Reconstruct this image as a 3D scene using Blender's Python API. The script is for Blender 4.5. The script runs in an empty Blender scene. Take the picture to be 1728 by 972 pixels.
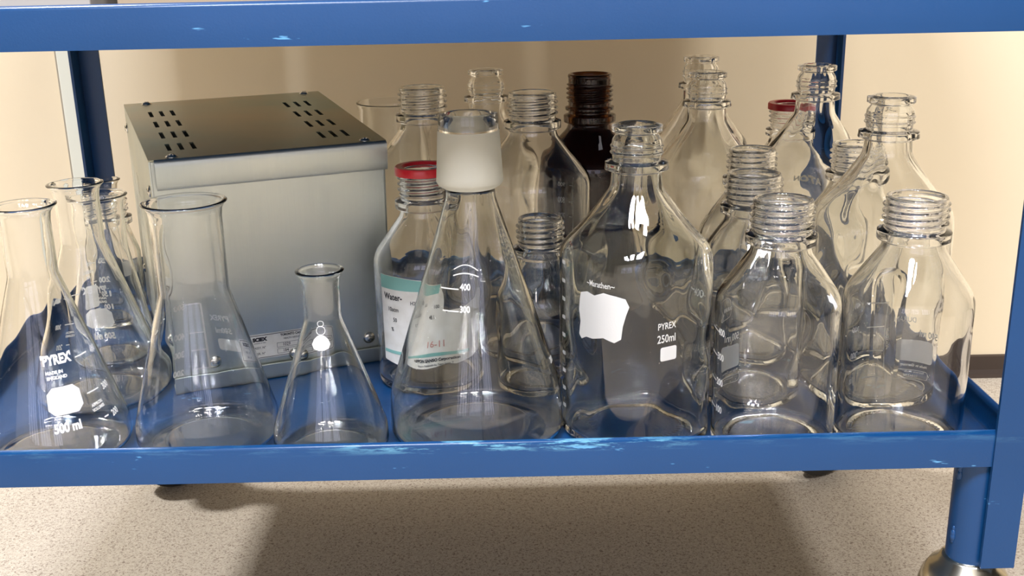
import bpy, bmesh, math, random
import numpy as np
from mathutils import Vector, Matrix, noise
random.seed(7)
PI = math.pi
SC = bpy.context.scene
COL = SC.collection
TZ = .2555            # height of the lower tray's floor above the room floor
CAM_H = .3434         # camera above the tray floor

# ---------------------------------------------------------------- camera
cam_d = bpy.data.cameras.new('camera'); cam = bpy.data.objects.new('camera', cam_d); COL.objects.link(cam)
cam_d.sensor_width = 36; cam_d.lens = 1839.4 / 1728 * 36; cam_d.clip_start = .02; cam_d.clip_end = 30
cam.matrix_world = Matrix.Translation((0, 0, TZ + CAM_H)) @ Matrix.Rotation(-.0009, 4, 'Z') @ Matrix.Rotation(PI / 2 - .3040, 4, 'X') @ Matrix.Rotation(-.0208, 4, 'Z')
SC.camera = cam

# ---------------------------------------------------------------- light, world, exposure
SC.view_settings.view_transform = 'Standard'; SC.view_settings.look = 'None'
SC.view_settings.gamma = 1; SC.view_settings.use_curve_mapping = False
SC.view_settings.exposure = -0.05
w = bpy.data.worlds.new('world'); SC.world = w; w.use_nodes = True
w.node_tree.nodes['Background'].inputs[0].default_value = (1, .93, .84, 1)
w.node_tree.nodes['Background'].inputs[1].default_value = .022
def area(name, loc, target, size, power, col):
    d = bpy.data.lights.new(name, 'AREA'); d.shape = 'RECTANGLE'; d.size, d.size_y = size; d.energy = power; d.color = col
    o = bpy.data.objects.new(name, d); COL.objects.link(o); o.location = loc
    o.rotation_euler = (Vector(target) - Vector(loc)).to_track_quat('-Z', 'Y').to_euler(); return o
area('ceiling_lamp', (-1.98, 1.33, 2.6), (-1.98, 1.33, 0), (.32, .16), 125, (1, 1, 1.03))
for lx, le, lc in ((-.38, 90, (.93, 1, 1.20)), (.12, 58, (1, .98, 1)), (.75, 50, (1, .98, 1))):
    area('ceiling_lamp', (lx, -.60, 2.6), (lx, -.60, 0), (.28, .6), le, lc)
SC.cycles.max_bounces = 40; SC.cycles.transmission_bounces = 36; SC.cycles.transparent_max_bounces = 40
SC.cycles.glossy_bounces = 8; SC.cycles.diffuse_bounces = 4
SC.cycles.caustics_refractive = True; SC.cycles.caustics_reflective = True
SC.cycles.blur_glossy = .6; SC.cycles.sample_clamp_indirect = 0; SC.cycles.use_guiding = True
SC.cycles.use_denoising = True

# ---------------------------------------------------------------- materials
def mat(name, base=(.8, .8, .8), rough=.5, metal=0, **kw):
    m = bpy.data.materials.new(name); m.use_nodes = True
    b = m.node_tree.nodes['Principled BSDF']
    b.inputs['Base Color'].default_value = (*base, 1); b.inputs['Roughness'].default_value = rough; b.inputs['Metallic'].default_value = metal
    for k, v in kw.items(): b.inputs[k.replace('_', ' ')].default_value = v
    return m
def nd(m, t, **kw):
    n = m.node_tree.nodes.new(t)
    for k, v in kw.items(): setattr(n, k, v)
    return n
def lk(m, a, b): m.node_tree.links.new(a, b)
def ramp(m, fac, stops):
    r = nd(m, 'ShaderNodeValToRGB'); e = r.color_ramp.elements
    e[0].position, e[0].color = stops[0][0], (*stops[0][1], 1)
    e[1].position, e[1].color = stops[1][0], (*stops[1][1], 1)
    for p, c in stops[2:]:
        x = e.new(p); x.color = (*c, 1)
    lk(m, fac, r.inputs[0]); return r.outputs[0]
def noise_tex(m, scale, detail=2, vec=None, rough=.5):
    n = nd(m, 'ShaderNodeTexNoise'); n.inputs['Scale'].default_value = scale; n.inputs['Detail'].default_value = detail; n.inputs['Roughness'].default_value = rough
    if vec is not None: lk(m, vec, n.inputs['Vector'])
    return n.outputs['Fac']
def coords(m, scale=(1, 1, 1)):
    t = nd(m, 'ShaderNodeTexCoord'); mp = nd(m, 'ShaderNodeMapping'); mp.inputs['Scale'].default_value = scale
    lk(m, t.outputs['Object'], mp.inputs['Vector']); return mp.outputs[0]
def bsdf(m): return m.node_tree.nodes['Principled BSDF']
def bump(m, h, strength, dist=.001):
    b = nd(m, 'ShaderNodeBump'); b.inputs['Strength'].default_value = strength; b.inputs['Distance'].default_value = dist
    lk(m, h, b.inputs['Height']); lk(m, b.outputs[0], bsdf(m).inputs['Normal'])
def mixc(m, fac, a, b):
    x = nd(m, 'ShaderNodeMix', data_type='RGBA')
    for i, v in ((0, fac), (6, a), (7, b)):
        if isinstance(v, (tuple, float, int)): x.inputs[i].default_value = (*v, 1) if isinstance(v, tuple) else v
        else: lk(m, v, x.inputs[i])
    return x.outputs[2]
M = {}
def glass(name, col, rough=0.0, ior=1.46):
    m = mat(name, col, rough, 0, Transmission_Weight=1.0, IOR=ior); return m
M['glass'] = glass('clear_glass', (.985, .99, .985))
M['glass_yellow'] = glass('warm_tinted_glass', (.985, .985, .95))
M['glass_green'] = glass('pale_green_glass', (.970, .985, .968)); M['glass_faint'] = glass('faintly_green_glass', (.985, .988, .975))
M['amber'] = glass('amber_glass', (.105, .040, .011))
M['frosted'] = mat('frosted_ground_glass', (.90, .88, .78), .5, 0, Transmission_Weight=.5, IOR=1.3)
M['white_print'] = mat('white_enamel_print', (.80, .79, .75), .5)
def translucent(m, col, k):
    t = nd(m, 'ShaderNodeBsdfTranslucent'); t.inputs[0].default_value = (*col, 1); x = nd(m, 'ShaderNodeMixShader'); x.inputs[0].default_value = k
    lk(m, bsdf(m).outputs[0], x.inputs[1]); lk(m, t.outputs[0], x.inputs[2]); lk(m, x.outputs[0], m.node_tree.nodes['Material Output'].inputs['Surface'])
translucent(M['white_print'], (.97, .96, .92), .35); translucent(M['frosted'], (.95, .93, .84), .5)
M['black_print'] = mat('black_ink', (.03, .03, .035), .6)
M['red_print'] = mat('faded_red_ink', (.62, .30, .25), .6)
M['grey_print'] = mat('faded_grey_ink', (.33, .32, .31), .6)
M['teal'] = mat('teal_ink', (.25, .52, .46), .6)
M['paper'] = mat('paper_label', (.82, .80, .74), .7)
c = coords(M['paper']); lk(M['paper'], ramp(M['paper'], noise_tex(M['paper'], 90, 4, c), [(.3, (.74, .71, .63)), (.7, (.86, .84, .78))]), bsdf(M['paper']).inputs['Base Color'])
M['red'] = mat('red_plastic_ring', (.62, .02, .03), .3)
M['rubber'] = mat('black_rubber', (.02, .02, .02), .55)
M['hub'] = mat('grey_hub_plastic', (.42, .41, .38), .45)
M['chrome'] = mat('plated_steel', (.72, .66, .52), .22, 1)
M['screw'] = mat('nickel_screw', (.66, .64, .58), .25, 1)
M['dark'] = mat('dark_interior', (.02, .02, .02), .8)
# blue paint with scuffed edges
m = M['blue'] = mat('blue_enamel_paint', (.02, .115, .38), .32, 0, Coat_Weight=.06, Coat_Roughness=.15, Specular_IOR_Level=.4)
c = coords(m, (1, 1, 1)); sx = coords(m, (18, 30, 90))
base = ramp(m, noise_tex(m, 6, 3, c), [(.3, (.003, .042, .132)), (.7, (.005, .050, .155))])
sep = nd(m, 'ShaderNodeSeparateXYZ'); lk(m, c, sep.inputs[0])
tz = nd(m, 'ShaderNodeNewGeometry'); sp2 = nd(m, 'ShaderNodeSeparateXYZ'); lk(m, tz.outputs['Normal'], sp2.inputs[0])
scr = ramp(m, noise_tex(m, 1.0, 4, sx, .7), [(.66, (0, 0, 0)), (.70, (1, 1, 1))])
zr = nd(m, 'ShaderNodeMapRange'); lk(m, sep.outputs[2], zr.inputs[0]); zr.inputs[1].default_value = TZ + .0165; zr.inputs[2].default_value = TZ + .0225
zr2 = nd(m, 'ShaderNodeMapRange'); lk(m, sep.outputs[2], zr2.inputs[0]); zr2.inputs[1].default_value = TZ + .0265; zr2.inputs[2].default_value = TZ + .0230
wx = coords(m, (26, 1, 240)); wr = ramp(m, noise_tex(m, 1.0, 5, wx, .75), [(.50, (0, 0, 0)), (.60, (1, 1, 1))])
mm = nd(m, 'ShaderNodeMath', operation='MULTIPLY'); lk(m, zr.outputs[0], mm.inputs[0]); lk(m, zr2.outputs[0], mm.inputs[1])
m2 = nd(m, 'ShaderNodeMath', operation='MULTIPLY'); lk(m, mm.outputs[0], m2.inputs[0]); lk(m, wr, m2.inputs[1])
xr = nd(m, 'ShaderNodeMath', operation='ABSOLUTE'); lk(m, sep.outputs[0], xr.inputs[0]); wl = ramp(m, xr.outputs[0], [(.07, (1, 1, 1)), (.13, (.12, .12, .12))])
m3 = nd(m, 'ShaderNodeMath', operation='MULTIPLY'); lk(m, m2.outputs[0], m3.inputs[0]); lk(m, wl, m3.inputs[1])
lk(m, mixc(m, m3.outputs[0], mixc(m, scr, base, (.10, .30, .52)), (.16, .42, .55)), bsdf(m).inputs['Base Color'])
bump(m, noise_tex(m, 700, 2, c), .06)
# galvanised metal
m = M['zinc'] = mat('brushed_zinc_sheet', (.60, .60, .55), .36, 1)
c = coords(m, (1, 1, 1)); cs = coords(m, (60, 60, 2))
f = noise_tex(m, 7, 3, c)
lk(m, ramp(m, f, [(.3, (.53, .58, .56)), (.7, (.68, .69, .61))]), bsdf(m).inputs['Base Color'])
lk(m, ramp(m, noise_tex(m, 9, 4, cs), [(.2, (.40, .40, .40)), (.8, (.50, .50, .50))]), bsdf(m).inputs['Roughness'])
bump(m, noise_tex(m, 14, 2, cs), .05)
m = M['zinc_top'] = mat('reflection_dark_zinc_lid', (.40, .43, .37), .28, 1)  # base colour lowered to carry the dark reflection on the lid
c = coords(m)
lk(m, ramp(m, noise_tex(m, 9, 3, c), [(.3, (.22, .31, .28)), (.48, (.32, .33, .26)), (.7, (.38, .33, .24))]), bsdf(m).inputs['Base Color'])
# floor
m = M['floor'] = mat('speckled_vinyl_floor', (.6, .5, .4), .65, Specular_IOR_Level=.25)
c = coords(m, (1, 1, 1))
wv = nd(m, 'ShaderNodeTexNoise'); wv.inputs['Scale'].default_value = 420; wv.inputs['Detail'].default_value = 1.5; wv.inputs['Distortion'].default_value = 1.2; lk(m, c, wv.inputs['Vector'])
b1 = ramp(m, wv.outputs['Fac'], [(.34, (.22, .17, .13)), (.42, (.37, .32, .25)), (.50, (.43, .37, .29)), (.70, (.50, .44, .35))])
lk(m, b1, bsdf(m).inputs['Base Color'])
bump(m, wv.outputs['Fac'], .15)
m = M['wall'] = mat('cream_wall_paint', (.80, .70, .50), .6)
c = coords(m); lk(m, ramp(m, noise_tex(m, 3, 3, c), [(.3, (.78, .655, .445)), (.7, (.81, .685, .47))]), bsdf(m).inputs['Base Color'])
bump(m, noise_tex(m, 160, 3, c), .12)
M['strip'] = mat('pale_green_white_trim', (.72, .72, .60), .45)
M['gap'] = mat('dusty_joint', (.30, .26, .20), .8)
M['skirting'] = mat('dark_brown_skirting', (.045, .030, .022), .4)
M['card'] = mat('grey_beige_card', (.42, .38, .32), .8)
M['card2'] = mat('brown_card', (.40, .30, .19), .8)
M['tape'] = mat('packing_tape', (.45, .36, .24), .3)
M['plastic_white'] = mat('white_plastic', (.6, .62, .66), .5)
M['wall_far'] = mat('pale_wall_paint', (.6, .56, .5), .7)

# ---------------------------------------------------------------- helpers
def link(o, parent=None):
    COL.objects.link(o)
    if parent is not None: o.parent = parent
    return o
def mesh_obj(name, verts, faces, m, parent=None, smooth=True):
    me = bpy.data.meshes.new(name); me.from_pydata([tuple(v) for v in verts], [], [tuple(f) for f in faces]); me.update()
    for x in (m if isinstance(m, (list, tuple)) else [m]): me.materials.append(x)
    if smooth: me.polygons.foreach_set('use_smooth', [True] * len(me.polygons))
    return link(bpy.data.objects.new(name, me), parent)
def bm_obj(name, bm, m, parent=None, smooth=False, bevel=0):
    if bevel:
        bmesh.ops.bevel(bm, geom=[e for e in bm.edges if len(e.link_faces) == 2 and e.calc_face_angle(0) > .6], offset=bevel, segments=2, affect='EDGES', profile=.5)
    bmesh.ops.recalc_face_normals(bm, faces=bm.faces)
    me = bpy.data.meshes.new(name); bm.to_mesh(me); bm.free(); me.materials.append(m)
    if smooth: me.polygons.foreach_set('use_smooth', [True] * len(me.polygons))
    return link(bpy.data.objects.new(name, me), parent)
def bx(bm, x0, x1, y0, y1, z0, z1):
    r = bmesh.ops.create_cube(bm, size=1, matrix=Matrix.Translation(((x0 + x1) / 2, (y0 + y1) / 2, (z0 + z1) / 2)) @ Matrix.Diagonal((x1 - x0, y1 - y0, z1 - z0, 1)))
    return r['verts']
def cyl(bm, c, r, h, axis='Z', n=32, r2=None):
    rot = {'Z': Matrix(), 'X': Matrix.Rotation(PI / 2, 4, 'Y'), 'Y': Matrix.Rotation(PI / 2, 4, 'X')}[axis]
    return bmesh.ops.create_cone(bm, cap_ends=True, segments=n, radius1=r, radius2=r if r2 is None else r2, depth=h, matrix=Matrix.Translation(c) @ rot)['verts']
def empty(name, loc, label, cat, rz=0, group=None):
    o = bpy.data.objects.new(name, None); o.empty_display_size = .02; COL.objects.link(o); o.location = loc; o.rotation_euler = (0, 0, rz)
    o['label'] = label; o['category'] = cat
    if group: o['group'] = group
    return o
def struct(o): o['kind'] = 'structure'; return o

# ---- profiles of revolution
def fillet(pts, step=.003):
    out = []; n = len(pts)
    def add(p):
        if not out or math.dist(out[-1], p) > 1e-6: out.append(p)
    for i, (x, y, rad) in enumerate(pts):
        if i in (0, n - 1) or rad <= 0: add((x, y)); continue
        ax, ay = pts[i - 1][:2]; bx_, by = pts[i + 1][:2]
        ux, uy = ax - x, ay - y; vx, vy = bx_ - x, by - y
        lu, lv = math.hypot(ux, uy), math.hypot(vx, vy); ux /= lu; uy /= lu; vx /= lv; vy /= lv
        a = math.acos(max(-1, min(1, ux * vx + uy * vy)))
        if a > PI - .01: add((x, y)); continue
        d = min(rad / math.tan(a / 2), lu * .499, lv * .499); rr = d * math.tan(a / 2)
        p0 = (x + ux * d, y + uy * d); p1 = (x + vx * d, y + vy * d)
        mx, my = ux + vx, uy + vy; ml = math.hypot(mx, my); h = rr / math.sin(a / 2)
        cx, cy = x + mx / ml * h, y + my / ml * h
        a0 = math.atan2(p0[1] - cy, p0[0] - cx); a1 = math.atan2(p1[1] - cy, p1[0] - cx)
        da = (a1 - a0 + PI) % (2 * PI) - PI; k = max(3, int(abs(da) / .2))
        for j in range(k + 1): add((cx + rr * math.cos(a0 + da * j / k), cy + rr * math.sin(a0 + da * j / k)))
    res = [out[0]]
    for p in out[1:]:
        q = res[-1]; L = math.dist(p, q)
        st = step(max(p[1], q[1])) if callable(step) else step
        k = max(1, math.ceil(L / st))
        for j in range(1, k + 1): res.append((q[0] + (p[0] - q[0]) * j / k, q[1] + (p[1] - q[1]) * j / k))
    return res
def offset_in(path, t, zmin, thin=False):
    """inner wall: the outer path moved along its inward normal, flat-bottomed at zmin"""
    pts = []
    for i, p in enumerate(path):
        a = path[max(0, i - 1)]; b = path[min(len(path) - 1, i + 1)]
        dx, dy = b[0] - a[0], b[1] - a[1]; l = math.hypot(dx, dy) or 1
        pts.append((p[0] - dy / l * t, p[1] + dx / l * t))
    top = path[-1][1]
    if thin: return [(0, pts[0][1])] + [p for p in pts[1:] if p[1] < top - t * .6 and p[0] > .002]
    k = next(i for i, p in enumerate(pts) if p[1] > zmin + .004 and path[i][1] > zmin and path[i][0] > .3 * max(q[0] for q in path))
    side = [p for p in pts[k:] if p[1] < top - t * .6 and p[0] > .004]
    r0 = side[0][0]
    bot = fillet([(0, zmin + .001, 0), (r0 * .85, zmin, .01), (r0, zmin + .0002, .004), (r0, side[0][1], 0)], .004)
    return bot[:-1] + side
def bumpf(z, z0, hw):
    if hw > .0021:
        d = abs(z - z0) / hw
        if d >= 1: return 0
        k = min(1, (1 - d) / .42); return k * k * (3 - 2 * k)
    d = abs(z - z0) / hw
    return 0 if d >= 1 else (1 - d * d) ** 2 if d > .5 else (1 - .25) ** 2 + (1 - (1 - .25) ** 2) * (1 - (d / .5) ** 2)
class Vessel:
    def __init__(s, prof, wall, base, rings=(), knurl=False, thin=False, thread=None, square=None, seg=96, nstep=.0006, zneck=1, wob=.00025, seed=0, rot=0, spout=None, lip=0):
        s.path = fillet(prof, lambda z: nstep if z > zneck else .0035)
        s.rings, s.thread, s.square, s.seg, s.wob, s.seed, s.rot, s.spout, s.lip = rings, thread, square, seg, wob, seed, rot, spout, lip
        s.knurl = knurl; s.inner = offset_in(fillet(prof, .003), wall, base, thin); s.H = s.path[-1][1]; s.wall = wall
    def sqf(s, th, r, z):
        if not s.square: return 1
        n, zt = s.square
        k = max(0, min(1, (zt - z) / .045)); k = k * k * (3 - 2 * k)
        if k <= 0: return 1
        a = th - s.rot
        c, q = abs(math.cos(a)), abs(math.sin(a))
        return 1 + k * ((c ** n + q ** n) ** (-1 / n) - 1)
    def disp(s, th, z):
        d = 0
        for z0, hw, a in s.rings: d += a * bumpf(z, z0, hw)
        if s.thread:
            z0, z1, pitch, a = s.thread
            if z0 < z < z1:
                ph = ((z - z0) / pitch - (th % (2 * PI)) / (2 * PI)) % 1
                fade = min(1, (z - z0) / (pitch * .3), (z1 - z) / (pitch * .3))
                x = abs(ph - .5) / .36
                if x < 1: d += a * (1 - x * x) * fade
        return d
    def R(s, th, z):
        """outer radius at azimuth th (world angle) and height z"""
        for (r0, z0), (r1, z1) in zip(s.path, s.path[1:]):
            if z0 <= z < z1 and r0 > .012: return (r0 + (r1 - r0) * (z - z0) / (z1 - z0)) * s.sqf(th, r0, z)
        return s.path[-1][0]
    def build(s, name, m, parent):
        N = s.seg; V = []; F = []
        top = s.H
        ro = s.path[-1][0]; ri = s.inner[-1][0]
        rim = [(ro + (ri - ro) * (.5 - .5 * math.cos(PI * k / 5)), top + math.sin(PI * k / 5) * .35 * abs(ro - ri) * .6) for k in range(1, 5)]
        loops = [(r, z, 0) for r, z in s.path[1:]] + [(r, z, 2) for r, z in rim] + [(r, z, 1) for r, z in reversed(s.inner[1:])]
        V.append((0, 0, s.path[0][1]))
        for r, z, side in loops:
            for i in range(N):
                th = 2 * PI * i / N
                rr = r * s.sqf(th, r, z)
                if side == 0: rr += s.disp(th, z)
                wz = 0
                if s.knurl and side == 0 and z < .0042 and .58 * s.knurl < r < .80 * s.knurl and i % 2: wz = .0009
                if side == 1 and s.wob:
                    rr += s.wob * (noise.noise((math.cos(th) * 2.2 + s.seed * 7.1, math.sin(th) * 2.2, z * 38)) * 2)
                if side == 0 and s.wob and r > .012:
                    rr += s.wob * .35 * noise.noise((math.cos(th) * 1.6 + s.seed * 3.3, math.sin(th) * 1.6 + 9, z * 20))
                if s.spout is not None and z > top - .012:
                    da = (th - s.spout + PI) % (2 * PI) - PI
                    g = math.exp(-(da / .22) ** 2) * min(1, (z - top + .012) / .010)
                    rr += .0035 * g; wz = -.0012 * g
                V.append((rr * math.cos(th), rr * math.sin(th), max(0, z + wz)))
        V.append((0, 0, s.inner[0][1]))
        L = len(loops)
        for i in range(N): F.append((0, 1 + (i + 1) % N, 1 + i))
        for k in range(L - 1):
            a = 1 + k * N; b = a + N
            for i in range(N):
                j = (i + 1) % N; F.append((a + i, a + j, b + j, b + i))
        a = 1 + (L - 1) * N; e = len(V) - 1
        for i in range(N): F.append((a + i, a + (i + 1) % N, e))
        return mesh_obj(name, V, F, m, parent)

# ---- flat graphics wrapped on a surface
_tcache = {}
def text_mesh(body, size, bold=0, sx=1.0):
    key = (body, size, bold, sx)
    if key in _tcache: return _tcache[key]
    cu = bpy.data.curves.new('txt', 'FONT'); cu.body = body; cu.size = size; cu.align_x = 'CENTER'; cu.offset = bold; cu.resolution_u = 3; cu.space_character = 1.0
    o = bpy.data.objects.new('txt', cu); COL.objects.link(o)
    dg = bpy.context.evaluated_depsgraph_get(); me = bpy.data.meshes.new_from_object(o.evaluated_get(dg))
    vs = [(v.co.x * sx, v.co.y) for v in me.vertices]; fs = [tuple(p.vertices) for p in me.polygons]
    bpy.data.objects.remove(o); bpy.data.curves.remove(cu); bpy.data.meshes.remove(me)
    _tcache[key] = (vs, fs); return vs, fs
class Art:
    """collects flat shapes in (u, v) metres"""
    def __init__(s): s.items = []
    def add(s, vs, fs, anchor, rot=0):
        c, q = math.cos(math.radians(rot)), math.sin(math.radians(rot))
        s.items.append(([(x * c - y * q, x * q + y * c) for x, y in vs], fs, anchor)); return s
    def text(s, body, a, z, cap, bold=0, sx=.85, rot=0):
        vs, fs = text_mesh(body, cap / .7, bold + cap * .018, sx); return s.add(vs, fs, (a, z), rot)
    def line(s, a, z, L, t=.0008, rot=0, x0=0): return s.add([(x0, -t / 2), (x0 + L, -t / 2), (x0 + L, t / 2), (x0, t / 2)], [(0, 1, 2, 3)], (a, z), rot)
    def box(s, a, z, w, h, r, rot=0, cut=False):
        pts = []
        for cx, cy, a0 in ((w / 2 - r, -h / 2 + r, -90), (w / 2 - r, h / 2 - r, 0), (-w / 2 + r, h / 2 - r, 90), (-w / 2 + r, -h / 2 + r, 180)):
            for k in range(2 if cut else 7): t = math.radians(a0 + 90 * k / (1 if cut else 6)); pts.append((cx + r * math.cos(t), cy + r * math.sin(t)))
        return s.add(pts, [tuple(range(len(pts)))], (a, z), rot)
    def frame(s, a, z, w, h, r, t=.0004):
        o = []; i = []
        for q, lst in ((0, o), (t, i)):
            W, Hh, rr = w - 2 * q, h - 2 * q, max(1e-5, r - q)
            for cx, cy, a0 in ((W / 2 - rr, -Hh / 2 + rr, -90), (W / 2 - rr, Hh / 2 - rr, 0), (-W / 2 + rr, Hh / 2 - rr, 90), (-W / 2 + rr, -Hh / 2 + rr, 180)):
                for k in range(5): tt = math.radians(a0 + 22.5 * k); lst.append((cx + rr * math.cos(tt), cy + rr * math.sin(tt)))
        n = len(o); return s.add(o + i, [(k, (k + 1) % n, n + (k + 1) % n, n + k) for k in range(n)], (a, z))
    def poly(s, a, z, pts): return s.add(pts, [tuple(range(len(pts)))], (a, z))
    def build(s, name, m, parent, ves=None, lift=.0003, maxlen=.0025, label=None, place=None):
        bm = bmesh.new()
        for vs, fs, (a, z) in s.items:
            b = bmesh.new(); bv = [b.verts.new((x, y, 0)) for x, y in vs]
            for f in fs:
                try: b.faces.new([bv[i] for i in f])
                except ValueError: pass
            if ves is not None:
                bmesh.ops.triangulate(b, faces=b.faces)
                for _ in range(7):
                    le = [e for e in b.edges if e.calc_length() > maxlen]
                    if not le: break
                    bmesh.ops.subdivide_edges(b, edges=le, cuts=1); bmesh.ops.triangulate(b, faces=b.faces)
                th0 = math.radians(a) - PI / 2           # a = 0 faces the aisle (-y)
                r0 = ves.R(th0, z)
                for v in b.verts:
                    zz = z + v.co.y; th = th0 + v.co.x / r0; rr = ves.R(th, zz) + lift
                    v.co = (rr * math.cos(th), rr * math.sin(th), zz)
            else:
                for v in b.verts: v.co = place(a + v.co.x, z + v.co.y)
            tmp = bpy.data.meshes.new('t'); b.to_mesh(tmp); b.free(); bm.from_mesh(tmp); bpy.data.meshes.remove(tmp)
        me = bpy.data.meshes.new(name); bm.to_mesh(me); bm.free(); me.materials.append(m)
        o = link(bpy.data.objects.new(name, me), parent)
        if label: o['label'] = label
        return o

# ================================================================ the room
def plane(name, pts, m): return struct(mesh_obj(name, pts, [(0, 1, 2, 3)], m, None, False))
WY = 1.446
bm = bmesh.new(); bx(bm, -3, 3, -2.2, 1.7, -.05, 0); struct(bm_obj('floor', bm, M['floor']))
bm = bmesh.new(); bx(bm, -3, 3, WY, WY + .08, 0, 2.7); struct(bm_obj('wall_back', bm, M['wall']))
bm = bmesh.new(); bx(bm, -.5835, -.553, WY - .004, WY, .02, 2.6); struct(bm_obj('trim_1', bm, M['strip'], bevel=.001))
bm = bmesh.new(); bx(bm, -.5865, -.5835, WY - .0006, WY, .02, 2.6); struct(bm_obj('trim_2', bm, M['gap']))
bm = bmesh.new()
vs = [(WY - .012, 0), (WY - .006, .004), (WY - .004, .010), (WY - .004, .030), (WY, .0315), (WY, 0)]
f0 = [bm.verts.new((-3, y, z)) for y, z in vs]; f1 = [bm.verts.new((3, y, z)) for y, z in vs]
for i in range(6): bm.faces.new((f0[i], f0[(i + 1) % 6], f1[(i + 1) % 6], f1[i]))
bm.faces.new(f0); bm.faces.new(f1[::-1]); struct(bm_obj('baseboard_back', bm, M['skirting']))
bm = bmesh.new(); bx(bm, -3, 3, -2.28, -2.2, 0, 2.7); struct(bm_obj('wall_front', bm, M['wall_far']))
# added glowing panels and bars behind the camera, unseen, to make upright reflections in glass
M['glow'] = mat('glow_panel_light', (0, 0, 0), .5); bsdf(M['glow']).inputs['Emission Color'].default_value = (.80, .80, 1, 1); bsdf(M['glow']).inputs['Emission Strength'].default_value = 3.3
for k, x0 in enumerate((-1.35, -.45, .55)):
    bm = bmesh.new(); bx(bm, x0, x0 + .72, -2.199, -2.195, .75, 1.75); wo = struct(bm_obj('window_%d' % (k + 1), bm, M['glow']))
    bm = bmesh.new()
    for x in (x0 - .03, x0 + .16, x0 + .36, x0 + .56, x0 + .72): bx(bm, x - .0, x + .035, -2.195, -2.165, .72, 1.78)
    for z in (.72, 1.20, 1.75): bx(bm, x0 - .03, x0 + .755, -2.195, -2.170, z, z + .03)
    bm_obj('window_frame', bm, M['skirting'], wo)

# ================================================================ the trolley
XL, XR, D, DB = -.447, .347, .6696, 1.160
SH = .290                                       # spacing of the two shelves
cart = empty('utility_cart', (0, 0, 0), 'blue painted steel lab trolley with two tray shelves holding the glassware', 'trolley')
def tray(z0, name):
    """pan with folded walls; z0 = floor surface height"""
    bm = bmesh.new(); t = .0025; h = .0252
    prof_o = [(0, -.0012), (0, h - .0025)]
    # walls run round as a swept profile: outer face, rounded lip, inner face
    prof = [(0, -.0015), (0, h - .003), (.0008, h - .0009), (.0024, h), (.0034, h - .0009), (.0040, h - .003), (.0040, h - .006), (.0028, h - .008), (.0022, .003), (.0032, .0006), (.0040, 0)]
    rings = []
    for d, z in prof:
        rings.append([bm.verts.new((x, y, z0 + z)) for x, y in ((XL + d, D + d), (XR - d, D + d), (XR - d, DB - d), (XL + d, DB - d))])
    for a, b in zip(rings, rings[1:]):
        for i in range(4): bm.faces.new((a[i], a[(i + 1) % 4], b[(i + 1) % 4], b[i]))
    bm.faces.new(rings[-1])
    bm.faces.new(rings[0][::-1])
    o = bm_obj(name, bm, M['blue'], cart)
    return o
low = tray(TZ, 'lower_tray'); up = tray(TZ + SH, 'upper_tray')
def smooth_some(o, lim=.9):
    o.data.polygons.foreach_set('use_smooth', [True] * len(o.data.polygons))
    o.data.set_sharp_from_angle(angle=lim)
for o in (low, up): smooth_some(o)
def post(sx, sy, z0, z1):
    """25 mm steel angle, corner outwards"""
    x = XL - .0012 if sx < 0 else XR + .0012; y = D - .0018 if sy < 0 else DB + .0018
    bm = bmesh.new(); L = .0235; t = .0028
    pts = [(0, 0), (L, 0), (L, t), (t, t), (t, L), (0, L)]
    k = [[bm.verts.new((x - sx * a, y - sy * b, z)) for a, b in pts] for z in (z0, z1)]
    for i in range(6): bm.faces.new((k[0][i], k[0][(i + 1) % 6], k[1][(i + 1) % 6], k[1][i]))
    bm.faces.new(k[0]); bm.faces.new(k[1]); return bm_obj('post', bm, M['blue'], cart, bevel=.0006)
LEG = TZ - .0795
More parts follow.
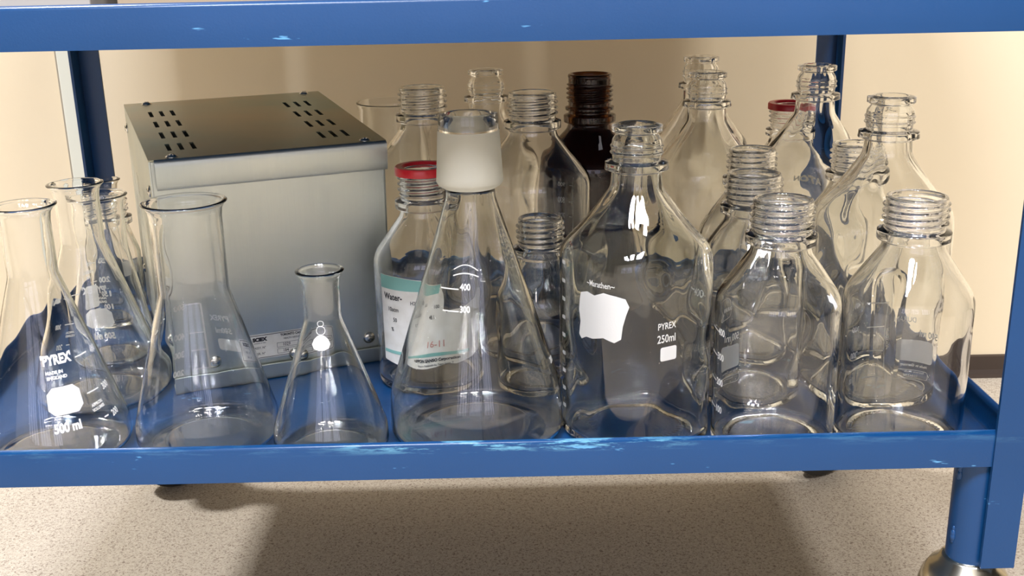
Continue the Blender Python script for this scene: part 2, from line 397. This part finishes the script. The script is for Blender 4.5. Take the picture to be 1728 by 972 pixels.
for sx in (-1, 1):
    for sy in (-1, 1):
        post(sx, sy, LEG, TZ + SH + .0225)
        cx = (XL + .0205) if sx < 0 else (XR - .0205 - .0015); cy = (D + .0195) if sy < 0 else (DB - .0195)
        bm = bmesh.new(); cyl(bm, (cx, cy, (LEG - .004 + TZ - .003) / 2), .0158, TZ - .003 - LEG + .004, n=40)
        # weld bead where the tube meets the angle
        for k in range(7):
            bmesh.ops.create_icosphere(bm, subdivisions=2, radius=.0012 + .0016 * random.random(), matrix=Matrix.Translation((cx - .0148, cy - .005, LEG + (.012 if k < 4 else .050) + k * .0034 + .003 * random.random())) @ Matrix.Diagonal((1, 1, 1.8, 1)))
        leg = bm_obj('leg_tube', bm, M['blue'], cart); smooth_some(leg)
        # castor: housing dome > fork, wheel > hub
        prof = [(0, .150), (.0165, .150), (.0185, .1485), (.0205, .144), (.026, .140), (.0305, .132), (.0325, .124), (.0325, .116), (.030, .112), (0, .112)]
        hs = LEG - .004 - .150 + .003
        N = 48; V = []; F = []
        for r, z in prof:
            for i in range(N): V.append((max(r, .0001) * math.cos(2 * PI * i / N) + cx, max(r, .0001) * math.sin(2 * PI * i / N) + cy, z + hs))
        for k in range(len(prof) - 1):
            for i in range(N): F.append((k * N + i, k * N + (i + 1) % N, (k + 1) * N + (i + 1) % N, (k + 1) * N + i))
        cas = mesh_obj('castor', V, F, M['chrome'], cart); cas.data.set_sharp_from_angle(angle=.7)
        ang = {(-1, -1): .6, (1, -1): 2.2, (-1, 1): .75, (1, 1): .5}[(sx, sy)]
        R = Matrix.Translation((cx, cy, 0)) @ Matrix.Rotation(ang, 4, 'Z')
        wr = .0495
        off = .038
        bm = bmesh.new()
        for s in (-1, 1):
            v = [(-.024, s * .019, hs + .114), (.026, s * .019, hs + .114), (off + .013, s * .019, wr + .004), (off + .008, s * .019, wr - .010), (off - .008, s * .019, wr - .010), (off - .016, s * .019, wr + .008)]
            a = [bm.verts.new(p) for p in v]; b = [bm.verts.new((p[0], p[1] + s * .0025, p[2])) for p in v]
            bm.faces.new(a); bm.faces.new(b[::-1])
            for i in range(6): bm.faces.new((a[i], a[(i + 1) % 6], b[(i + 1) % 6], b[i]))
        bx(bm, -.024, .027, -.0215, .0215, hs + .110, hs + .114)
        bmesh.ops.transform(bm, matrix=R, verts=bm.verts); bm_obj('fork', bm, M['chrome'], cas)
        V = []; F = []; tp = [(.022, -.014), (.040, -.014), (.046, -.0125), (.0485, -.009), (.0495, 0), (.0485, .009), (.046, .0125), (.040, .014), (.022, .014)]
        for r, y in tp:
            for i in range(N): V.append(R @ Vector((off + r * math.cos(2 * PI * i / N), y, wr + r * math.sin(2 * PI * i / N))))
        for k in range(len(tp) - 1):
            for i in range(N): F.append((k * N + i, k * N + (i + 1) % N, (k + 1) * N + (i + 1) % N, (k + 1) * N + i))
        mesh_obj('wheel', V, F, M['rubber'], cas)
        bm = bmesh.new(); cyl(bm, (off, 0, wr), .033, .030, 'Y', 40); cyl(bm, (off, 0, wr), .010, .046, 'Y', 20)
        bmesh.ops.transform(bm, matrix=R, verts=bm.verts); smooth_some(bm_obj('hub', bm, M['hub'], cas, bevel=.001))

# cartons added tall on the upper shelf to shade the wall; left sliver shows
def carton(x0, x1, y0, y1, h, label, m):
    t = empty('shadow_carton', ((x0 + x1) / 2, (y0 + y1) / 2, TZ + SH + .0004), label, 'box')
    w, d = (x1 - x0) / 2, (y1 - y0) / 2
    bm = bmesh.new(); bx(bm, -w, w, -d, d, 0, h); bm_obj('shadow_carton_body', bm, m, t, bevel=.0012)
    bm = bmesh.new(); bx(bm, -.024, .024, -d - .0003, d + .0003, h - .05, h + .0004); bm_obj('packing_tape', bm, M['tape'], t)
carton(-.440, -.285, .775, 1.135, .54, 'pale grey beige carton, upper shelf left, made tall to shade the wall', M['card'])
carton(-.270, .030, .785, 1.135, .57, 'wide beige carton added mid upper shelf to shade the wall, mostly out of view', M['card2'])
carton(.045, .325, .780, 1.135, .53, 'beige carton added at right of upper shelf to shade the wall, out of view', M['card2'])

# ================================================================ metal instrument box
BW, BD, BH = .1865, .241, .1938
ROT = math.radians(22.16)
mb = empty('metal_instrument_box', (-.2763, .8265, TZ + .0006), 'galvanised metal instrument box with slotted lid standing behind the conical flasks', 'metal box')
mb.rotation_euler = (math.radians(3.24), 0, ROT)
def plate(name, ax, u0, u1, v0, v1, t, holes, m, parent, at=0.0):
    """thin sheet with rectangular slots; ax 'z' lies flat, 'x' stands facing -x"""
    us = sorted({u0, u1, *[h[0] for h in holes], *[h[1] for h in holes]}); vs = sorted({v0, v1, *[h[2] for h in holes], *[h[3] for h in holes]})
    bm = bmesh.new(); grid = {}
    def P(u, v, w): return (u, v, at + w) if ax == 'z' else (at + w, u, v)
    def vert(i, j, k):
        key = (i, j, k)
        if key not in grid: grid[key] = bm.verts.new(P(us[i], vs[j], k * t))
        return grid[key]
    def solid(i, j):
        if not (0 <= i < len(us) - 1 and 0 <= j < len(vs) - 1): return False
        cu, cv = (us[i] + us[i + 1]) / 2, (vs[j] + vs[j + 1]) / 2
        return not any(h[0] < cu < h[1] and h[2] < cv < h[3] for h in holes)
    for i in range(len(us) - 1):
        for j in range(len(vs) - 1):
            if not solid(i, j): continue
            for k in (0, 1): bm.faces.new([vert(i, j, k), vert(i + 1, j, k), vert(i + 1, j + 1, k), vert(i, j + 1, k)])
            for di, dj, e in ((-1, 0, ((i, j), (i, j + 1))), (1, 0, ((i + 1, j), (i + 1, j + 1))), (0, -1, ((i, j), (i + 1, j))), (0, 1, ((i, j + 1), (i + 1, j + 1)))):
                if not solid(i + di, j + dj):
                    (a, b), (c2, d2) = e; bm.faces.new([vert(a, b, 0), vert(c2, d2, 0), vert(c2, d2, 1), vert(a, b, 1)])
    return bm_obj(name, bm, m, parent)
# body: front, right, back walls and bottom as one folded sheet
bm = bmesh.new()
bx(bm, .0015, BW - .0015, .0015, .0030, .002, BH - .002)
bx(bm, BW - .003, BW - .0015, .0015, BD - .0015, .002, BH - .002)
bx(bm, .0015, BW - .0015, BD - .003, BD - .0015, .002, BH - .002)
bx(bm, .0015, BW - .0015, .0015, BD - .0015, .002, .0035)
bm_obj('case_body', bm, M['zinc'], mb)
hl = []
for cu in (.019, .0285, .038, .142, .152, .162):
    for cv in (.040, .087, .134, .181): hl.append((cu - .0017, cu + .0017, cv - .0125, cv + .0125))
lid = plate('lid', 'z', 0, BW, 0, BD, .0013, hl, M['zinc_top'], mb, BH - .0013)
# front edge of the lid: rolled edge, then a lip folded down
bm = bmesh.new()
pr = [(0, BH), (-.0022, BH - .0006), (-.0034, BH - .0024), (-.0036, BH - .006), (-.0036, BH - .021), (-.0028, BH - .0235), (-.0016, BH - .0235), (-.0022, BH - .021), (-.0022, BH - .006), (-.0015, BH - .003), (0, BH - .0014)]
a = [bm.verts.new((.004, y, z)) for y, z in pr]; b = [bm.verts.new((BW - .0005, y, z)) for y, z in pr]
for i in range(len(pr)): bm.faces.new((a[i], a[(i + 1) % len(pr)], b[(i + 1) % len(pr)], b[i]))
bm.faces.new(a); bm.faces.new(b[::-1]); lip = bm_obj('lid_lip', bm, M['zinc'], lid); smooth_some(lip, .9)
hs_ = []
for cu in (.035, .047, .095, .107, .155, .167, .205):
    for cv in (.045, .075, .105, .135): hs_.append((cu - .0012, cu + .0012, cv - .010, cv + .010))
plate('side_panel', 'x', .001, BD - .001, .001, BH - .0014, .0013, hs_, M['zinc'], mb, 0.0)
bm = bmesh.new(); bx(bm, -.001, BW, -.0025, .012, 0, .0022); bx(bm, -.001, BW, -.0025, -.0008, 0, .013); bm_obj('base_flange', bm, M['zinc'], mb, bevel=.0004)
def screw(p, ax, r=.0042, parent=mb):
    bm = bmesh.new(); bmesh.ops.create_uvsphere(bm, u_segments=20, v_segments=10, radius=r, matrix=Matrix.Diagonal((1, 1, .45, 1)))
    bmesh.ops.delete(bm, geom=[v for v in bm.verts if v.co.z < -.0002], context='VERTS')
    bmesh.ops.create_cone(bm, cap_ends=True, segments=20, radius1=r * 1.12, radius2=r * 1.12, depth=.0008)
    for s in (Matrix.Rotation(.5, 4, 'Z'), Matrix.Rotation(.5 + PI / 2, 4, 'Z')):
        bmesh.ops.create_cube(bm, size=1, matrix=s @ Matrix.Translation((0, 0, r * .42)) @ Matrix.Diagonal((r * 1.1, r * .2, r * .12, 1)))
    rot = {'z': Matrix(), '-y': Matrix.Rotation(PI / 2, 4, 'X'), '-x': Matrix.Rotation(-PI / 2, 4, 'Y')}[ax]
    bmesh.ops.transform(bm, matrix=Matrix.Translation(p) @ rot, verts=bm.verts); return bm_obj('screw', bm, M['screw'], parent, True)
for p in ((.018, .007, BH), (BW - .016, .007, BH), (.020, BD - .007, BH), (BW - .016, BD - .007, BH)): screw(p, 'z')
for p in ((-.0004, .016, BH - .028), (-.0004, BD - .014, BH - .020), (-.0004, .018, .040), (-.0004, BD - .03, .040)): screw(p, '-x')
for p in ((.034, .0008, .022), (BW - .022, .0008, .022), (.100, .0008, .018)): screw(p, '-y', .0045)
for x in (.02, BW - .02):
    bm = bmesh.new(); cyl(bm, (x, BD - .022, -.0050), .009, .0140, n=24); bm_obj('rubber_foot', bm, M['rubber'], mb)
# maker's plate
pl = lambda u, v: (u, .0011, v)
bm = bmesh.new(); bx(bm, .060, .134, .0012, .0016, .0175, .0395); tag_o = bm_obj('rating_plate', bm, M['paper'], mb); tag_o['label'] = 'white and black maker plate'
ar = Art()
ar.frame(.097, .0285, .0725, .0205, .0015, .0005)
ar.text('SCIEX', .0715, .0335, .0030, .0003, 1.0); ar.text('DIVISION OF MDS', .0715, .0312, .0010); ar.text('ASSY. N°', .0715, .0265, .0020); ar.text('SER. N°', .0715, .0212, .0020)
ar.text('TORONTO CANADA', .100, .0355, .0019, .0001); ar.text('HEALTH GROUP LTD', .100, .0322, .0015)
ar.text('1029', .0935, .0264, .0027); ar.text('184', .0925, .0210, .0027); ar.text('MODEL', .1165, .0270, .0016); ar.frame(.1265, .0278, .0085, .0045, .0003, .0003); ar.text('P MDS', .1265, .0270, .0016)
ar.frame(.0985, .0276, .026, .0043, .0003, .0003); ar.frame(.0985, .0222, .026, .0043, .0003, .0003)
ar.build('plate_lettering', M['black_print'], tag_o, place=pl)

# ================================================================ glassware
def P_erlen(H, R, rn, zn, rim):
    return [(0, .003, 0), (R * .62, .0022, .01), (R * .80, .0, .006), (R, .004, .0105), (R * .985, .020, .02), (rn, zn, .018), (rn, H - .012, .01), (rn + .0008, H - .006, .006), (rim, H - .0005, 0)]
def P_duran(H, R, rn, zc, zs):
    return [(0, .0035, 0), (R * .66, .003, .006), (R * .78, 0, .005), (R, 0, .009), (R, zs, .022), (rn + .0015, zc - .010, .010), (rn, zc - .004, .003), (rn, H, 0)]
def P_media(H, R):
    return [(0, .004, 0), (R * .66, .003, .006), (R * .8, 0, .005), (R, 0, .010), (R, H - .084, .020), (.0180, H - .043, .012), (.0172, H - .031, .004), (.0165, H - .024, .004), (.0178, H - .016, .006), (.0168, H - .010, .004), (.0142, H - .0062, .002), (.0142, H, 0)]
G_FL = 'conical flasks on the lower shelf'; G_SC = 'screw-neck bottles on the lower shelf'; G_LP = 'flanged-lip media bottles on the lower shelf'
_n = [0]
def thing(name, x, y, label, cat, group=None): return empty(name, (x, y, TZ + .0004), label, cat, 0, group)
def flask(x, y, H, R, rn, zn, rim, label, m='glass', wall=.0014, spout=None):
    t = thing('conical_flask', x, y, label, 'flask', G_FL); _n[0] += 1
    v = Vessel(P_erlen(H, R, rn, zn, rim), wall, .0035, thin=True, wob=.00009, rings=[(H - .0012, .0016, .0009)], zneck=H - .006, nstep=.0005, seed=_n[0], spout=spout)
    v.build('glass_body', M[m], t); return t, v
def screw_bottle(x, y, H, R, label, rn=.0198, m='glass', neck=.026, zs=None, pitch=.0046, extra=(), name='screw_neck_bottle', thr=None):
    t = thing(name, x, y, label, 'bottle', G_SC); _n[0] += 1
    zc = H - neck; zs = zs or H - neck - .042 - (R - .043) * .6
    v = Vessel(P_duran(H, R, rn, zc, zs), .0026, .005, rings=[(zc - .0005, .0050, .0046), (H - .0016, .0020, .0005), *extra], thread=(*(thr or (zc + .0065, H - .0025)), pitch, .0022), zneck=zc - .006, seed=_n[0], seg=120, knurl=R)
    v.build('glass_body', M[m], t); return t, v
def media_bottle(x, y, H, R, label, rot=0, m='glass_faint', n=3.2):
    t = thing('flanged_media_bottle', x, y, label, 'bottle', G_LP); _n[0] += 1
    v = Vessel(P_media(H, R), .0030, .006, rings=[(H - .0026, .0034, .0032), (H - .0280, .0040, .0050), (H - .0190, .0014, .0012), (H - .0145, .0012, .0008)], square=(n, H - .055), zneck=H - .036, seed=_n[0], seg=112, wob=.0006, rot=rot, knurl=R)
    v.build('glass_body', M[m], t); return t, v
def red_ring(t, v, r=.0225):
    H = v.H; N = 64; V = []; F = []; pr = [(r - .0062, H + .0012), (r - .0045, H + .0034), (r, H + .0034), (r + .0008, H + .0020), (r + .0008, H - .0030), (r - .0003, H - .0030), (r - .0003, H + .0012)]
    for a, z in pr:
        for i in range(N): V.append((a * math.cos(2 * PI * i / N), a * math.sin(2 * PI * i / N), z))
    n = len(pr)
    for k in range(n):
        for i in range(N): F.append((k * N + i, k * N + (i + 1) % N, ((k + 1) % n) * N + (i + 1) % N, ((k + 1) % n) * N + i))
    o = mesh_obj('pouring_ring', V, F, M['red'], t); o.data.set_sharp_from_angle(angle=.6); o['label'] = 'red plastic pouring ring'; return o
WP = M['white_print']
def pyrex_art(rot):
    a = Art()
    a.text("'PYREX'", 35 + rot, .0765, .0062, .00035, .72); a.text('MADE IN', 30 + rot, .0702, .0021, .0001, .95); a.text('ENGLAND', 32 + rot, .0667, .0021, .0001, .95)
    a.box(35 + rot, .0520, .0225, .0185, .0040, cut=True); a.text('500 ml', 33 + rot, .0315, .0060, .0003, .78)
    for z, n, ph, pn in ((.0775, '400', 57, 89), (.0520, '300', 57, 82), (.0325, '200', 66, 80)):
        a.line(ph + rot, z, .0105 if n != '200' else .004, .0009, 3); a.text(n, pn + rot, z - .0022, .0045, .0001, .75, 6)
    a.text('APPROX:', 64 + rot, .0425, .0020, .0001, .85, 6); a.text('VOLUMES', 64 + rot, .0392, .0020, .0001, .85, 6)
    return a
# -- conical flasks, left to right
t, v = flask(-.331, .726, .182, .0515, .0165, .133, .0215, 'large conical flask printed PYREX 500 ml, frontmost at the left end of the shelf', spout=1.2)
pyrex_art(0).build('printed_markings', WP, t, v)
t, v = flask(-.335, .829, .1757, .0515, .0165, .128, .0205, 'conical flask directly behind the leftmost PYREX flask, its white print showing reversed', spout=2.6)
pyrex_art(-200).build('printed_markings', WP, t, v)
t, v = flask(-.3545, .9165, .147, .0355, .0215, .100, .0256, 'wide-mouthed conical flask in the third row at the left, marked 250 to 100')
a = Art()
for z, n in ((.080, '250'), (.062, '200'), (.048, '150'), (.035, '100')): a.text(n, -162, z, .0050, .0002, .8); a.line(-146, z + .002, .006)
a.text('ml', -128, .080, .005, .0002); a.text('PYREX®', -124, .073, .0028, .0001); a.text('USA', -124, .068, .0024); a.box(-129, .050, .016, .022, .003)
a.build('printed_markings', WP, t, v)
t, v = flask(-.4115, 1.090, .1260, .030, .0125, .085, .0160, 'small narrow conical flask at the rear left, rim against the dark blue post')
t, v = flask(-.2245, .737, .180, .0515, .0245, .115, .0285, 'wide-necked 500 ml conical flask in front of the metal box, graduations reversed')
a = Art()
a.line(-170.5, .0675, .0575, .0012, 90, -.02875)
for z, n in ((.0962, '500'), (.0715, '400'), (.0560, '300'), (.0395, '200')): a.line(-170.5, z, .0115, .0012); a.text(n, -139, z - .0035, .0050, .00025, .85)
a.text('APPROX', -155, .0415, .0018); a.text('PYREX', 167, .0815, .0044, .0002, .9); a.text('500ml', 166, .0705, .0046, .0002, .9); a.box(163, .0600, .0200, .0105, .0025)
a.build('printed_markings', WP, t, v)
t, v = flask(-.1308, .7156, .1350, .0410, .0128, .100, .0160, 'small narrow-necked conical flask with plain white spot, between the wide-necked and joint flasks', m='glass_yellow')
a = Art(); a.poly(1.7, .0875, [(-.0062, -.001), (-.0045, -.0040), (-.0015, -.0050), (.0015, -.0050), (.0045, -.0040), (.0062, -.001), (.0050, .0022), (.0026, .0046), (0, .0052), (-.0026, .0046), (-.0050, .0022)])
a.frame(1.7, .0955, .0062, .0058, .0028, .0004); a.frame(1.7, .1000, .0044, .0040, .0019, .0004); a.build('printed_markings', WP, t, v)
# -- flask with ground joint
t = thing('ground_joint_flask', -.027, .745, 'tall conical flask with frosted ground glass joint neck, centre of the front row', 'flask')
pr = [(0, .003, 0), (.040, .0022, .008), (.050, 0, .006), (.0645, .002, .016), (.0630, .034, .03), (.0260, .150, .012), (.0175, .1765, .012), (.0170, .1835, .004)]
class JV(Vessel): pass
v = Vessel(pr, .0022, .004, thin=True, zneck=.17, nstep=.001, seed=31, wob=.0003, seg=112)
v.build('glass_body', M['glass_yellow'], t)
def revolve(name, pr, m, parent, N=96, sharp=.7):
    V = []; F = []; n = len(pr)
    for r, z in pr:
        for i in range(N): V.append((r * math.cos(2 * PI * i / N), r * math.sin(2 * PI * i / N), z))
    for k in range(n):
        for i in range(N): F.append((k * N + i, k * N + (i + 1) % N, ((k + 1) % n) * N + (i + 1) % N, ((k + 1) % n) * N + i))
    o = mesh_obj(name, V, F, m, parent); o.data.set_sharp_from_angle(angle=sharp); return o
revolve('ground_joint', [(.0150, .1838), (.0185, .1838), (.0220, .1860), (.0234, .1885), (.0231, .192), (.0213, .2235), (.0160, .2235), (.0150, .20)], M['frosted'], t)['label'] = 'frosted glass joint'
revolve('joint_lip', [(.0148, .2237), (.0212, .2237), (.0207, .2262), (.0206, .2330), (.0200, .2350), (.0160, .2352), (.0150, .2335)], M['glass'], t)
a = Art()
a.text('400', -7, .1195, .0042, .0001, .8); a.text('300', -7, .1050, .0042, .0001, .8); a.line(-36, .1200, .0135); a.line(-30, .1055, .0120)
for k in range(9):
    p = -22 + k * 3.4; a.line(p, .1260 + .0045 * math.cos((p + 8) / 15), .0022, .0007, -(p + 8) * 1.5); a.line(p, .1300 + .0060 * math.cos((p + 8) / 13), .0022, .0006, -(p + 8) * 2)
a.text('200', 80, .0560, .0042, .0001, .8, 0); a.build('printed_markings', WP, t, v)
# -- screw-neck bottles
t, v = screw_bottle(.185, .7178, .1765, .043, 'clear screw-neck bottle in the front row with numbers 400 to 100 down its left side')
a = Art()
for z, n in ((.0845, '400'), (.0665, '300'), (.0478, '200'), (.0275, '100')): a.text(n, -72, z, .0048, .0001, .8); a.line(-92, z + .003, .0105, .0007, -6)
a.text('DURAN', -133, .0870, .0030, .0001); a.frame(-128, .0895, .017, .016, .004, .0004); a.text('500 ml', -142, .0645, .0050, .0001, .85); a.box(-140, .0515, .0230, .0190, .0035)
a.text('Made in Germany', -141, .0385, .0020); a.frame(-141, .0330, .0230, .0060, .0025, .0004); a.text('Retrace Code', -141, .0335, .0014); a.text('APPROX VOL', -166, .048, .0018, 0, .85, -90)
a.poly(47, .1120, [(-.004, .001), (-.003, .005), (0, .0035), (.002, .0055), (.003, .001), (.004, -.004), (0, -.0055), (-.001, -.001)]); a.build('printed_markings', WP, t, v)
t, v = screw_bottle(.2755, .7183, .1768, .0437, 'clear screw-neck bottle at the right end of the front row with white panel')
a = Art()
for z, n in ((.0690, '300'), (.0495, '200'), (.0295, '100'), (.088, '400')): a.line(178, z, .0170, .0009); a.text(n, -144, z - .002, .0042, .0001, .8)
a.line(177, .058, .062, .0004, 90, -.031)
a.box(148, .0510, .0275, .0170, .0032); a.text('500 ml', 136, .0625, .0048, .0001, .85); a.text('DURAN', 160, .0720, .0034); a.text('Made in Germany', 148, .0385, .0020, .0001)
a.frame(150, .0320, .0230, .0072, .0022, .0004); a.text('Retrace Code', 147, .0332, .0017); a.text('01041107', 150, .0300, .0017); a.text('APPROX VOL', 173, .060, .0020, .0001, .9, -90)
a.build('printed_markings', WP, t, v)
t, v = screw_bottle(.185, .8075, .1762, .043, 'clear screw-neck bottle in the second row, directly behind the 400 to 100 marked bottle')
a = Art()
for z, n in ((.0845, '400'), (.0665, '300')): a.text(n, -60, z, .0045); a.line(-80, z + .003, .0105, .0009)
a.build('printed_markings', WP, t, v)
screw_bottle(.2045, .9045, .1768, .043, 'clear screw-neck bottle in the third row, its neck rising right above a similar neck', rn=.0190)
screw_bottle(.2925, .9045, .1795, .043, 'clear screw-neck bottle tucked behind the shoulder of the largest right-hand flanged bottle')
t, v = screw_bottle(.289, 1.1115, .1825, .043, 'clear bottle with red pouring ring at the rear right, beside the back post'); red_ring(t, v)
t, v = screw_bottle(-.068, .852, .1755, .043, 'clear bottle with red ring and torn water gas label, behind the joint flask', rn=.0186); red_ring(t, v, .0215)
# its paper label
a = Art()
def deg(p): return math.radians(p) * .043
out = [(-54, .0985), (-30, .0985), (0, .0965), (14, .0955), (16, .0900), (19, .0860), (20, .0790), (19, .0720), (23, .0690), (30, .0705), (36, .0710), (44, .0735), (50, .0760), (56, .0780), (62, .0840), (68, .0835), (70, .0780), (72, .0500), (71, .0330), (50, .0275), (30, .0250), (24, .0262), (0, .0235), (-30, .0240), (-53, .0270)]
ctr = (8, .058)
a.poly(ctr[0], ctr[1], [(deg(p - ctr[0]), z - ctr[1]) for p, z in out]); lab = a.build('paper_label', M['paper'], t, v, .0002, label='torn white and teal paper label')
a = Art(); a.poly(-34, .092, [(deg(-19.5), -.0045), (deg(46), -.0045), (deg(47), .0035), (deg(36), .0038), (deg(4), .0062), (deg(-19.5), .0062)]); a.build('label_band', M['teal'], lab, v, .0004); a = Art(); a.poly(-10, .035, [(deg(-42), -.0015), (deg(55), -.0015), (deg(55), .0012), (deg(-42), .0012)]); a.build('label_band', M['teal'], lab, v, .0004)
a = Art(); a.text('Water-', -36, .0790, .0050, .0001, .85); a.text('10atm', -36, .0695, .0034, 0, .9); a.text('50', -34, .0610, .0032); a.text('H2O', -10, .0765, .0030); a.text('%', -38, .0530, .0030); a.text('NIPPON SANSO Corporation', 8, .0295, .0024, .00012, .9); a.text('Nippon Kawasaki-ku Tokyo Japan T', 8, .0258, .0016, 0, .9)
a.text('48.1', 4, .0660, .0028); a.text('100', 10, .0735, .003); a.build('label_print', M['black_print'], lab, v, .0005)
a = Art(); a.text('16-11', 10, .0415, .0062, 0, .95); a.build('label_stamp', M['red_print'], lab, v, .0005)
screw_bottle(-.0755, .977, .2250, .0500, 'large clear screw-neck bottle in the back right beside the metal box', name='screw_neck_bottle')
t, v = screw_bottle(.021, .9255, .2250, .0500, 'large clear screw-neck bottle marked 800 and 700, left in front of the amber bottle')
a = Art(); a.line(131, .115, .060, .0005, 90, -.03)
for z, n in ((.1365, '900'), (.1222, '800'), (.1090, '700')): a.text(n, 147, z - .0015, .0042, .0001, .85); a.line(131, z, .005)
a.build('printed_markings', WP, t, v)
t, v = screw_bottle(.077, 1.022, .2285, .0490, 'dark amber glass bottle with beaded neck, at the middle of the back row', m='amber', name='amber_bottle', neck=.040, zs=.150, extra=((.1975, .0023, .0030),), thr=(.2030, .2205), pitch=.0042)
a = Art(); a.poly(13, .1690, [(-.0022, -.0055), (.0012, -.0050), (.0020, .001), (.0034, .0055), (.0012, .0060), (-.0002, .0005), (-.0014, -.001)]); a.build('label_scrap', WP, t, v, label='white scrap of label')
screw_bottle(.024, .835, .1385, .0345, 'small clear screw-neck bottle half hidden behind the right side of the joint flask', rn=.0172)
t, v = screw_bottle(-.3865, 1.021, .1265, .0270, 'slim clear screw-neck bottle squeezed between the conical flasks and the metal box', rn=.0185)
a = Art(); a.text('100', 52, .093, .0035, 0, .9, 0); a.text('ml', 56, .080, .003); a.box(60, .056, .012, .014, .002); a.build('printed_markings', WP, t, v)
# -- flanged media bottles
t, v = media_bottle(.088, .7385, .2262, .0480, 'square-shouldered flanged bottle with blotchy white patch, printed 250ml, centre front', rot=math.radians(28), m='glass_green')
a = Art(); a.poly(-34, .1010, [(-.0215, .0100), (-.0200, .0150), (-.012, .0175), (-.004, .0165), (.004, .0200), (.0130, .0190), (.0190, .0175), (.0215, .0120), (.0195, .0060), (.0175, -.0020), (.0165, -.0110), (.0120, -.0140), (.004, -.0120), (-.006, -.0150), (-.013, -.0155), (-.0190, -.0185), (-.0225, -.0160), (-.0205, -.0060), (-.0225, .0020)])
a.text('PYREX', 20, .0945, .0046, 0, .75); a.text('250ml', 20, .0850, .0056, 0, .75); a.box(22, .0765, .0130, .0100, .0015); a.text('~Marathen~', -34, .1240, .0040, 0, .85, 3)
for k in range(9): a.text(str(900 - 100 * k), -84, .130 - k * .0135, .0028)
a.build('printed_markings', WP, t, v)
media_bottle(.284, .808, .2320, .0460, 'large square-shouldered flanged bottle behind the rightmost front bottle', rot=.5)
t, v = media_bottle(.284, 1.0085, .2340, .0460, 'flanged bottle standing in front of the right back post, reversed white letters on it', rot=.9)
a = Art(); a.text('ATON', 166, .1150, .0060, .0003, .95); a.build('printed_markings', WP, t, v)
media_bottle(.182, .997, .2310, .0450, 'flanged bottle in the back row right of centre, in front of an identical one', rot=.3)
media_bottle(.194, 1.1005, .2345, .0450, 'rearmost flanged bottle, its lip just above and left behind an identical one', rot=1.0)
media_bottle(-.0205, 1.0860, .2278, .0460, 'flanged bottle at the back between two threaded necks, left of the amber bottle', rot=.2)
# -- beaker
t = thing('glass_beaker', -.113, 1.095, 'plain glass beaker at the back, rim showing just right of the metal box', 'beaker')
Vessel([(0, .002, 0), (.034, 0, .006), (.035, .010, .005), (.035, .190, .01), (.0375, .197, 0)], .0016, .003, zneck=.19, seed=77).build('glass_body', M['glass'], t)
